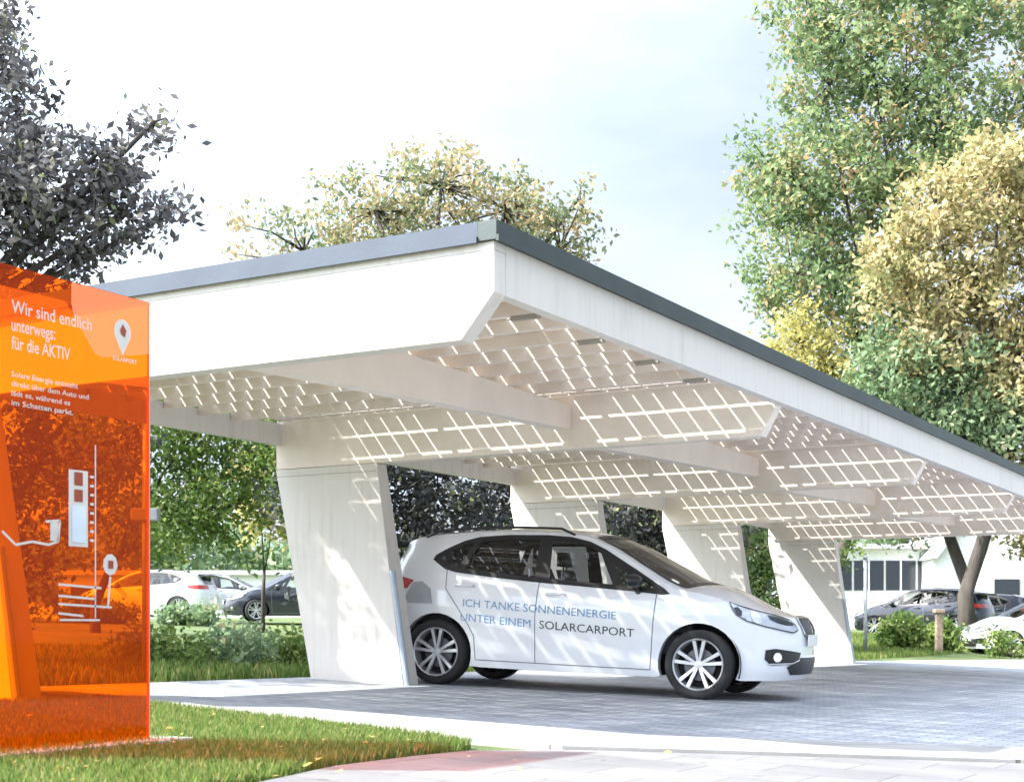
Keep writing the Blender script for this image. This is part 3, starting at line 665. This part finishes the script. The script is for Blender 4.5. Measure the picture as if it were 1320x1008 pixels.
# ------------------------------------------------------------------ orange sign
sx = -5.49; gs = float(G(sx, 5.2))
def signglass(name, tint, diff, dmix, grain=None):
    m, nt, b = nodes(name); L = nt.links; nt.nodes.remove(b)
    t = N(nt, 'ShaderNodeBsdfTransparent', Color=(*tint, 1)); tr = N(nt, 'ShaderNodeBsdfTranslucent', Color=(*diff, 1)); df = N(nt, 'ShaderNodeBsdfDiffuse', Color=(*diff, 1))
    g = N(nt, 'ShaderNodeBsdfGlossy', Roughness=.03)
    a = N(nt, 'ShaderNodeMixShader', Fac=.4); L.new(tr.outputs[0], a.inputs[1]); L.new(df.outputs[0], a.inputs[2])
    b2 = N(nt, 'ShaderNodeMixShader', Fac=dmix); L.new(t.outputs[0], b2.inputs[1]); L.new(a.outputs[0], b2.inputs[2])
    c = N(nt, 'ShaderNodeMixShader'); L.new(facing(nt, .012, .4), c.inputs['Fac']); L.new(b2.outputs[0], c.inputs[1]); L.new(g.outputs[0], c.inputs[2])
    L.new(c.outputs[0], nt.nodes['Material Output'].inputs['Surface']); return m
M['orange'] = signglass('orange_tinted_glass', (.88, .35, .025), (1, .22, .03), .05)
M['peach'] = signglass('milky_orange_film', (.98, .85, .8), (.98, .66, .50), .55)
M['fasciatint'] = signglass('orange_fascia_tint', (.98, .95, .25), (1, .42, .02), .25)  # added tint standing in for the bright fascia seen through the glass
sg = empty('glass_info_sign', (sx, 5.0, gs)); SO = Vector((sx, 5.0, gs))
tag(sg, 'tall orange transparent glass panel with white writing and a charging point picture, on the lawn', 'sign')
def sp_(mb, name, m, **k):
    o = mb.build(name, m, **k); o.parent = sg; o.matrix_parent_inverse = Matrix.Translation(-SO); return o
SY0, SY1, SZ1 = 4.32, 5.676, 2.503
sp_(MB().box(sx-.012, sx+.0, SY0, SY1, gs+.04, SZ1), 'glass_panel', M['orange'])
sp_(MB().box(sx-.013, sx+.001, SY1+.0005, SY1+.006, gs+.04, SZ1), 'glass_edge', M['signedge'])
sp_(MB().hexa([(sx-.16, SY0-.1, gs-.08), (sx+.14, SY0-.1, gs-.08), (sx+.14, SY1+.20, gs-.08), (sx-.16, SY1+.20, gs-.08)], [(sx-.16, SY0-.1, gs+.045), (sx+.14, SY0-.1, gs+.045), (sx+.14, SY1+.20, gs+.045), (sx-.16, SY1+.20, gs+.045)]), 'plinth', M['concrete'], bevel=.01)
def flat(polys, name, m, dx=.003):   # polygons in (y, z) on the glass face
    mb = MB()
    for P in polys:
        V = [(sx+dx, y, z) for y, z in P]; mb.add(V, [tuple(range(len(P)))])
    return sp_(mb, name, m)
def rect(y0, y1, z0, z1): return [(y0, z0), (y1, z0), (y1, z1), (y0, z1)]
flat([[(5.146, 2.500), (5.675, 2.500), (5.675, 2.235), (5.345, 2.165), (5.30, 2.175), (5.161, 2.335), (5.146, 2.40)]], 'milky_film', M['peach'], .001)
flat([[(4.33, 2.40), (5.11, 2.40), (5.16, 2.335), (5.30, 2.172), (5.345, 2.16), (5.675, 2.23), (5.675, 2.06), (5.2, 2.03), (4.33, 1.93)]], 'fascia_tint_layer', M['fasciatint'], .0012)
def signtext(txt, y0, z0, w, h, m='print', name='lettering'):
    v, f = textmesh(txt, 1, .008); v[:, 0] -= v[:, 0].min(); W = v[:, 0].max()
    V = np.stack([np.full(len(v), sx+.004), y0+v[:, 0]/W*w, z0+v[:, 1]/.72*h], -1); return sp_(MB().add(V, f), name, M[m])
signtext('Wir sind endlich', 4.775, 2.285, .50, .062)
signtext('unterwegs:', 4.775, 2.20, .265, .062)
signtext('für die AKTIV', 4.775, 2.115, .36, .062)
for k, (t, w_) in enumerate([('Solare Energie entsteht', .41), ('direkt über dem Auto und', .48), ('lädt es, während es', .36), ('im Schatten parkt.', .38)]):
    signtext(t, 4.775, 1.985-k*.0445, w_, .026)
# pin logo
pin = [(5.485+.058*math.sin(a), 2.315+.064*math.cos(a)) for a in np.linspace(-2.3, 2.3, 22)]+[(5.485, 2.195)]
flat([pin], 'logo', M['print'], .004)
flat([[(5.465, 2.32), (5.485, 2.355), (5.51, 2.325), (5.50, 2.29), (5.475, 2.30)]], 'logo_mark', M['printred'], .006)
signtext('SOLARPORT', 5.415, 2.165, .17, .022)
# charging point drawing
flat([rect(5.125, 5.25, 1.21, 1.585)], 'charging_point_drawing', M['print'], .004)
flat([rect(5.16, 5.215, 1.51, 1.575), rect(5.16, 5.215, 1.43, 1.49)], 'charging_point_sockets', M['printred'], .006)
flat([rect(5.145, 5.235, 1.23, 1.41)], 'charging_point_screen', M['printblue'], .006)
def line(pts, w_, name='drawn_line', m='print'):
    mb = MB()
    for (a, b), (c, d) in zip(pts[:-1], pts[1:]):
        l = math.hypot(c-a, d-b); n = (-(d-b)/l*w_/2, (c-a)/l*w_/2)
        mb.add([(sx+.004, a+n[0], b+n[1]), (sx+.004, a-n[0], b-n[1]), (sx+.004, c-n[0], d-n[1]), (sx+.004, c+n[0], d+n[1])], [(0, 1, 2, 3)])
    return sp_(mb, name, M[m])
line([(5.30, 1.72), (5.30, .86)], .008); line([(5.07, .85), (5.33, .85)], .01)
for k in range(8): line([(5.265, 1.56-k*.045), (5.29, 1.56-k*.045)], .012)
for z, a, b in ((1.01, 5.06, 5.34), (.955, 5.06, 5.30), (.915, 5.06, 5.41), (.87, 5.06, 5.22)): line([(a, z+.012), (b, z)], .011)
line([(4.72, 1.26), (4.80, 1.20), (4.90, 1.22), (5.0, 1.21), (5.06, 1.23), (5.07, 1.33), (4.98, 1.32)], .012)
flat([rect(5.01, 5.06, 1.23, 1.32)], 'van_drawing', M['print'], .004)
flat([[(5.40+.05*math.cos(a)*1.0, 1.13+.055*math.sin(a)) for a in np.linspace(0, 6, 10)]], 'plug_drawing', M['print'], .004)
flat([rect(5.385, 5.42, 1.11, 1.15)], 'plug_hole', M['printred'], .006)
line([(5.40, 1.07), (5.385, .92)], .014)
# ------------------------------------------------------------------ plants
def leafcloud(C, per, sig, size, zsq=.8):
    """leaf quads around cluster centres C (n,3)"""
    n = len(C)*per; c = np.repeat(C, per, 0)+rng.normal(0, 1, (n, 3))*np.array([sig, sig, sig*zsq])
    d = rng.normal(0, 1, (n, 3)); d /= np.linalg.norm(d, axis=1, keepdims=True); r = rng.normal(0, 1, (n, 3)); e = np.cross(d, r); e /= np.linalg.norm(e, axis=1, keepdims=True)
    s = (size*rng.uniform(.6, 1.3, n))[:, None]; n3 = np.cross(d, e)
    V = np.stack([c-d*s, c-e*s*.5+n3*s*.12, c+d*s, c+e*s*.5+n3*s*.12], 1); return V
def tree(name, label, cat, base, trunk_r, blobs, nclus, per, sig, size, lm, group=None, trunk_top=None, surf=.55, limbs=True, bias=None, droop=0, lean=0, lk=.5):
    """blobs: (dx, dy, z, rx, ry, rz) relative to the base; a tapered trunk, limbs to the blobs, twigs to the clumps"""
    bx, by = base; bz = float(G(bx, by)); root = empty(name, (bx, by, bz)); tag(root, label, cat, group)
    B = np.array(blobs, float); vol = B[:, 3]*B[:, 4]*B[:, 5]; cnt = np.maximum(2, (nclus*vol**.75/np.sum(vol**.75)).astype(int))
    C = []; T = MB(); H = trunk_top or (B[:, 2].min()*.8)
    tt = Vector((lean*CA, lean*SA, H)) if lean else Vector((B[:, 0].mean()*.3, B[:, 1].mean()*.3, H))
    wob = [Vector((0, 0, -.15)), Vector((.03*H*rng.normal()*.3, .03*H*rng.normal()*.3, H*.35)), Vector((tt.x*.5, tt.y*.5, H*.7)), tt]
    if limbs: T.tube([tuple(v) for v in wob], [trunk_r*1.35, trunk_r, trunk_r*.9, trunk_r*.75], 9)
    for b, k in zip(B, cnt):
        d = rng.normal(0, 1, (k, 3)); d /= np.linalg.norm(d, axis=1, keepdims=True); r = rng.random(k)**(1-surf)
        r = .25+.75*r
        # lumpy surface
        lump = 1+.22*np.sin(d[:, 0]*7+b[0])*np.cos(d[:, 2]*6+b[1])+.17*rng.normal(0, 1, k)
        c = b[:3]+d*(r*lump)[:, None]*b[3:6]; c[:, 2] -= droop*np.hypot(d[:, 0], d[:, 1])*r; C.append(c)
        if limbs:
            ctr = Vector(b[:3]); st = tt
            mid = (st+ctr)/2+Vector(rng.normal(0, .12, 3))*b[3]; lr = trunk_r*lk
            T.tube([tuple(st-Vector((0, 0, .2*H*.2))), tuple(mid), tuple(ctr)], [lr, lr*.65, lr*.38], 6)
            for j in range(0, k, max(1, k//16)):
                e = Vector(c[j]); m_ = (ctr+e)/2+Vector(rng.normal(0, .08, 3))*b[3]
                T.tube([tuple(ctr), tuple(m_), tuple(e)], [lr*.33, lr*.2, lr*.06], 4, cap=False)
    C = np.concatenate(C); V = leafcloud(C, per, sig, size)
    ct = rng.normal(.5, .17, len(C)); tint = np.clip(np.repeat(ct, per)+rng.normal(0, .13, len(C)*per), 0, 1)
    quads('crown', V, tint, lm, root)
    if limbs: T.build('trunk', M['bark'], root, smooth=True)
    return root
LM = {
 'purple': leafmat('dark_purple_leaf', [(0, (.06, .056, .058)), (.45, (.145, .137, .14)), (.75, (.24, .225, .21)), (.9, (.28, .27, .20)), (1, (.22, .27, .12))], .3, .4),
 'green': leafmat('green_autumn_leaf', [(0, (.08, .14, .07)), (.4, (.17, .25, .11)), (.65, (.27, .33, .15)), (.85, (.48, .38, .19)), (1, (.52, .32, .19))], .45),
 'gold': leafmat('golden_leaf', [(0, (.13, .13, .06)), (.25, (.22, .24, .10)), (.45, (.38, .33, .15)), (.7, (.55, .46, .25)), (1, (.66, .58, .36))], .42),
 'mixed': leafmat('olive_brown_leaf', [(0, (.09, .13, .07)), (.4, (.19, .23, .11)), (.7, (.38, .31, .17)), (1, (.50, .37, .22))], .45),
 'fresh': leafmat('fresh_green_leaf', [(0, (.05, .10, .025)), (.5, (.14, .22, .05)), (.85, (.25, .31, .09)), (1, (.38, .38, .15))], .45),
 'bluegreen': leafmat('blue_green_leaf', [(0, (.08, .14, .07)), (.5, (.19, .28, .14)), (.9, (.30, .36, .20)), (1, (.45, .38, .2))], .4),
 'yellow': leafmat('yellow_leaf', [(0, (.20, .20, .07)), (.5, (.44, .40, .13)), (1, (.62, .56, .24))], .45),
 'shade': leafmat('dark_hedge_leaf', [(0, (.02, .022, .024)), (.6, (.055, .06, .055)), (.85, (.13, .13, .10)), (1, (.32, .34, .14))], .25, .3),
}
def cb(base, lst):    # blobs given by (right, deep, z, rx, ry, rz) in the direction of view -> world offsets
    return [(CA*a-SA*b, SA*a+CA*b, z, r1, r2, r3) for a, b, z, r1, r2, r3 in lst]
# left: dark purple leaved tree reaching over from the left
tree('purple_leaf_tree', 'dark purple-leaved tree reaching in from the left above the orange sign', 'tree', cam(-6.6, 14.9), .2,
     cb(0, [(-.6, .4, 5.5, 2.4, 2.4, 1.6), (.9, 0, 4.9, 1.5, 1.5, 1.3), (1.7, -.3, 4.6, 1.1, 1.1, .8), (.3, 0, 6.5, 1.4, 1.4, 1.2), (2.3, -.1, 4.15, .5, .4, .35), (2.8, -.3, 4.45, .45, .3, .3), (2.55, -.2, 4.75, .75, .4, .28), (3.05, -.3, 5.35, .38, .3, .24), (3.15, -.2, 4.45, .42, .3, .28), (2.5, -.3, 5.05, .5, .3, .22), (-.3, 0, 3.4, 1.6, 1.6, 1.0), (.9, 0, 3.5, 1.3, 1.3, .8), (1.35, -.2, 5.9, .6, .6, .5), (-.55, -1.5, 4.0, 1.2, 1.2, .75), (.2, -1.35, 4.25, 1.0, 1.0, .4)]),  # last lobes are out of view, added to shade the first leg
     1130, 42, .12, .050, LM['purple'], surf=.3, trunk_top=2.8, lk=.28)
# centre tree above the roof
tree('tree', 'olive and brown crowned tree rising behind the middle of the roof edge', 'tree', cam(-2.8, 46), .3,
     cb(0, [(-3.7, 0, 11.6, 1.9, 2.4, 1.5), (-1.5, 0, 12.9, 2.2, 2.5, 1.5), (.6, 0, 13.7, 2.2, 2.5, 1.5), (2.6, 0, 12.9, 1.9, 2.4, 1.6), (4.3, 0, 11.7, 1.3, 2, 1.6), (-4.6, 0, 10.3, 1.2, 1.8, .9), (4.9, 0, 13.3, .5, .6, 1.0), (0, 0, 10.5, 4.5, 3, 2.0)]),
     420, 34, .25, .105, LM['mixed'], surf=.4, trunk_top=7)
# right group
tree('tree', 'tall green autumn-tinged tree with a leaning trunk behind the right side of the roof', 'tree', cam(14.2, 46), .2,
     cb(0, [(-1.9, 0, 17.2, 2.6, 3, 2.6), (-4.3, 0, 17.3, 2.0, 2.4, 2.2), (-5.3, 0, 13.9, 2.0, 2.4, 1.6), (-3.0, 0, 13.8, 2.6, 3, 2.2), (-5.4, 0, 11.3, 2.1, 2.4, 1.8), (-6.0, 0, 14.6, 1.1, 1.6, 1.0), (-2.8, 0, 10.4, 2.6, 3, 2.2), (.4, 0, 15.0, 2.4, 3, 2.6), (-.6, 0, 20.4, 2.4, 3, 1.9), (-3.4, 0, 20.8, 1.9, 2.4, 1.4), (-4.9, 0, 19.2, 1.5, 2, 1.3), (-.8, 0, 8.4, 2.6, 2.6, 2.0), (-2.0, -.5, 5.3, 1.8, 2, 1.0), (-2.6, 0, 3.6, 1.2, 1.4, .6), (-1.3, -.3, 3.7, .8, 1, .5), (2.6, 0, 19.5, 1.8, 2.4, 1.4), (2.8, 0, 16.6, 1.6, 2, 1.4)]),
     1250, 42, .28, .11, LM['green'], surf=.4, trunk_top=4.6, lean=-1.1, lk=.4)
tree('tree', 'golden brown crowned tree filling the right edge above the roof', 'tree', cam(13.0, 42), .22,
     cb(0, [(.9, 0, 13.4, 1.5, 2.2, 1.3), (-.9, 0, 12.2, 1.4, 2.2, 1.3), (2.1, 0, 11.8, 1.7, 2.4, 1.7), (4.0, 0, 13.0, 1.9, 2.4, 2.0), (-2.0, 0, 10.6, 1.3, 1.8, 1.2), (.2, 0, 10.2, 1.4, 2.0, 1.3), (2.2, 0, 9.0, 1.7, 2.2, 1.5), (4.1, 0, 9.6, 1.9, 2.4, 1.8), (-1.2, 0, 8.6, 1.3, 1.8, 1.1), (.7, 0, 7.6, 1.4, 2.0, 1.2), (3.2, 0, 6.6, 1.8, 2.4, 1.5), (2.4, 0, 5.0, 1.9, 2.4, 1.0), (.5, -.3, 3.75, .8, 1.2, .5), (1.7, -.3, 3.3, .8, 1.2, .6), (3.0, 0, 3.6, 1.4, 1.8, 1.0)]),
     860, 44, .25, .11, LM['gold'], surf=.35, trunk_top=4.0, lean=.75, lk=.4)
tree('tree', 'small bright yellow tree top showing just above the sloping roof line', 'tree', cam(8.6, 44), .14,
     cb(0, [(0, 0, 8.7, 1.1, 1.2, 1.0), (.9, 0, 8.0, .9, 1, .8), (-.6, 0, 7.6, 1.1, 1, .9)]), 90, 34, .24, .10, LM['yellow'], trunk_top=6)
tree('tree', 'low blue-green tree crown along the roof line below the tall green tree', 'tree', cam(9.1, 42), .2,
     cb(0, [(1.7, 0, 7.6, 1.5, 1.6, 1.1), (3.5, 0, 7.0, 1.6, 1.6, 1.2), (4.9, 0, 6.3, 1.4, 1.6, 1.1), (2.7, 0, 5.6, 2.2, 1.8, 1.2)]), 300, 34, .26, .10, LM['bluegreen'], trunk_top=4.4)
# behind the carport
tree('tree', 'leafy fresh green tree seen between the orange sign and the first white leg', 'tree', cam(-8.2, 29), .09,
     cb(0, [(.8, 0, 3.9, 1.7, 1.5, 1.3), (2.3, 0, 4.3, 1.6, 1.5, 1.3), (3.4, 0, 3.6, 1.1, 1.2, 1.0), (1.2, -.3, 2.2, 1.3, 1.2, .8), (2.5, -.2, 2.4, 1.2, 1.2, .8), (-.5, 0, 3.0, 1.2, 1.2, 1.3)]), 460, 40, .20, .07, LM['fresh'], trunk_top=1.6)
tree('tree', 'pale yellow-green young tree right beside the left edge of the first white leg', 'tree', cam(-5.75, 34), .05,
     cb(0, [(0, 0, 3.5, .8, .8, 1.0), (.2, 0, 2.5, .7, .7, .6)]), 60, 26, .18, .085, LM['yellow'], trunk_top=1.4)
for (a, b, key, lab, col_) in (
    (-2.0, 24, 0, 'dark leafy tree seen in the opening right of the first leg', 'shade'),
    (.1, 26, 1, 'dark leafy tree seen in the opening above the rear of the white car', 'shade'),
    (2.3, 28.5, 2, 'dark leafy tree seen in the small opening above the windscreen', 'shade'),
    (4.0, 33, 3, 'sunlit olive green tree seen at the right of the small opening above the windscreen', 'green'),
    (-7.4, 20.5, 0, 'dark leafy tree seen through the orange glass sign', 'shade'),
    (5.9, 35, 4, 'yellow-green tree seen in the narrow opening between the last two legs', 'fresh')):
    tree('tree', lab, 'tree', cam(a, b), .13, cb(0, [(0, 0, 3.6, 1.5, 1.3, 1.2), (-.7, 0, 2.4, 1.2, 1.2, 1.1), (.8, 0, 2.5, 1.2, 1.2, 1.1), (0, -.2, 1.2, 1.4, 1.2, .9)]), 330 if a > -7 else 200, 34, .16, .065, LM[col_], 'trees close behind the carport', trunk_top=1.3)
# bushes on the verge
def bush(X, Z, r, h, lm, lab, n=60, size=.06):
    return tree('bush', lab, 'bush', cam(X, Z), .02, cb(0, [(0, 0, h*.5, r, r*.8, h*.5), (r*.5, 0, h*.35, r*.6, r*.6, h*.35), (-r*.5, 0, h*.4, r*.6, r*.6, h*.4)]), n, 24, .11, size, lm, 'bushes around the lawns', trunk_top=h*.2, limbs=False)
bush(-3.9, 16.2, .5, .4, LM['fresh'], 'low bush on the lawn nearest the orange sign', 50, .045)
bush(-3.15, 16.6, .5, .48, LM['bluegreen'], 'low dense bush between the sign and the first leg', 42, .045)
bush(-2.5, 17.1, .4, .42, LM['fresh'], 'low bush touching the foot of the first white leg', 45, .04)
bush(-10.6, 38, .9, .6, LM['fresh'], 'rounded bush in front of the white car left of the dark car', 110, .08)
bush(-8.6, 39, .8, .55, LM['bluegreen'], 'small bush by the nose of the dark parked car', 60, .08)
bush(-12.5, 37, 1.4, 1.5, LM['bluegreen'], 'bush seen through the orange glass', 90, .08)
bush(9.75, 37, .5, .8, LM['fresh'], 'pale leafy bush left of the wooden post', 80, .08)
bush(10.95, 37.6, .4, .8, LM['fresh'], 'upright bush close to the wooden post', 50, .08)
bush(11.95, 36.0, .45, .75, LM['fresh'], 'spiky pale bush in front of the white car at the right edge', 30, .06)
# background woodland, one mass
n = 1500; Xw = rng.uniform(-75, 75, n); Zw = rng.uniform(88, 100, n); hz = rng.uniform(.3, 1, n)**.6*(5.0+1.4*np.sin(Xw*.21)+1.0*np.sin(Xw*.57+1)); x, y = cam(Xw, Zw)
V = leafcloud(np.stack([x, y, G(x, y)+hz], -1), 26, .8, .42); tag(quads('distant_trees', V, np.clip(rng.normal(.45, .2, len(V)), 0, 1), LM['bluegreen']), 'pale band of distant trees behind the parked cars', 'trees', kind='stuff')

# ------------------------------------------------------------------ background buildings and posts
def place(o, X, Z): x, y = cam(X, Z); o.location = (x, y, float(G(x, y))); o.rotation_euler = (0, 0, vr)
bld = empty('office_building'); place(bld, 17.5, 72); tag(bld, 'long low pale building with a dark window band behind the parked cars on the right', 'building')
MB().box(-9, 4.2, 0, 8, -.5, 3.9).build('wall', M['white2'], bld)
MB().box(-9.3, 4.4, -.5, 8.3, 3.9, 4.15).build('roof', M['roofgrey'], bld)
for k in range(8):
    x0_ = -8.6+k*1.56; w_ = MB().box(x0_, x0_+1.45, -.04, .05, 1.9, 3.35).build('window', M['winglass'], bld)
    MB().box(x0_+.68, x0_+.76, -.06, -.041, 1.9, 3.35).build('window_bar', M['white2'], w_)
hs = empty('white_house'); place(hs, 22.6, 70); tag(hs, 'white gabled house end right of the low building, behind the leaning trunks', 'house')
MB().prism([(-2.6, -.5), (2.6, -.5), (2.6, 3.6), (1.2, 5.2), (-1.2, 5.2), (-2.6, 3.6)], 0, 7).build('wall', M['white2'], hs)
MB().hexa([(2.5, -.3, 3.55), (2.8, -.3, 3.55), (2.8, 7.3, 3.55), (2.5, 7.3, 3.55)], [(1.1, -.3, 5.3), (1.3, -.3, 5.35), (1.3, 7.3, 5.35), (1.1, 7.3, 5.3)]).hexa([(-2.8, -.3, 3.55), (-2.5, -.3, 3.55), (-2.5, 7.3, 3.55), (-2.8, 7.3, 3.55)], [(-1.3, -.3, 5.35), (-1.1, -.3, 5.3), (-1.1, 7.3, 5.3), (-1.3, 7.3, 5.35)]).build('roof', M['roofgrey'], hs)
MB().box(.3, 1.5, -.05, .06, 1.2, 2.6).build('window', M['winglass'], hs)
lb = empty('low_building'); place(lb, -16.5, 78); tag(lb, 'pale flat-roofed building far behind the green tree on the left', 'building')
MB().box(-14, 8, 0, 8, -.5, 2.5).build('wall', M['white2'], lb); MB().box(-14.3, 8.3, -.4, 8.3, 2.5, 2.75).build('roof', M['roofgrey'], lb)
for k in range(10): MB().box(-13+k*2.05, -11.6+k*2.05, -.04, .05, 1.1, 1.9).build('window', M['winglass'], lb)
po = empty('wooden_post'); place(po, 10.6, 36.6); tag(po, 'weathered brown wooden post standing in the grass in front of the parked cars', 'post')
MB().hexa([(-.09, -.09, -.2), (.09, -.09, -.2), (.09, .09, -.2), (-.09, .09, -.2)], [(-.08, -.08, 1.0), (.08, -.08, 1.0), (.08, .08, 1.0), (-.08, .08, 1.0)]).build('shaft', M['wood'], po, bevel=.02)
MB().box(-.13, .13, -.13, .13, 1.0, 1.1).build('cap', M['wood'], po, bevel=.02)
lp = empty('metal_pole'); place(lp, 8.15, 34); tag(lp, 'thin pale metal pole just right of the last carport leg', 'pole')
MB().tube([(0, 0, -.2), (0, 0, 2.2)], .045, 10).build('shaft', M['greypost'], lp, smooth=True)
MB().tube([(0, 0, 2.2), (0, 0, 2.28)], [.07, .02], 10).build('cap', M['greypost'], lp, smooth=True)
lp = empty('lamp_post'); place(lp, -3.55, 14.3); tag(lp, 'slim grey post with a small box, seen through the orange glass near its right edge', 'post')
MB().tube([(0, 0, -.2), (0, 0, 2.75)], .04, 10).build('shaft', M['greypost'], lp, smooth=True)
MB().box(-.13, .13, -.09, .05, 1.5, 1.62).build('bracket_box', M['greypost'], lp, bevel=.01)
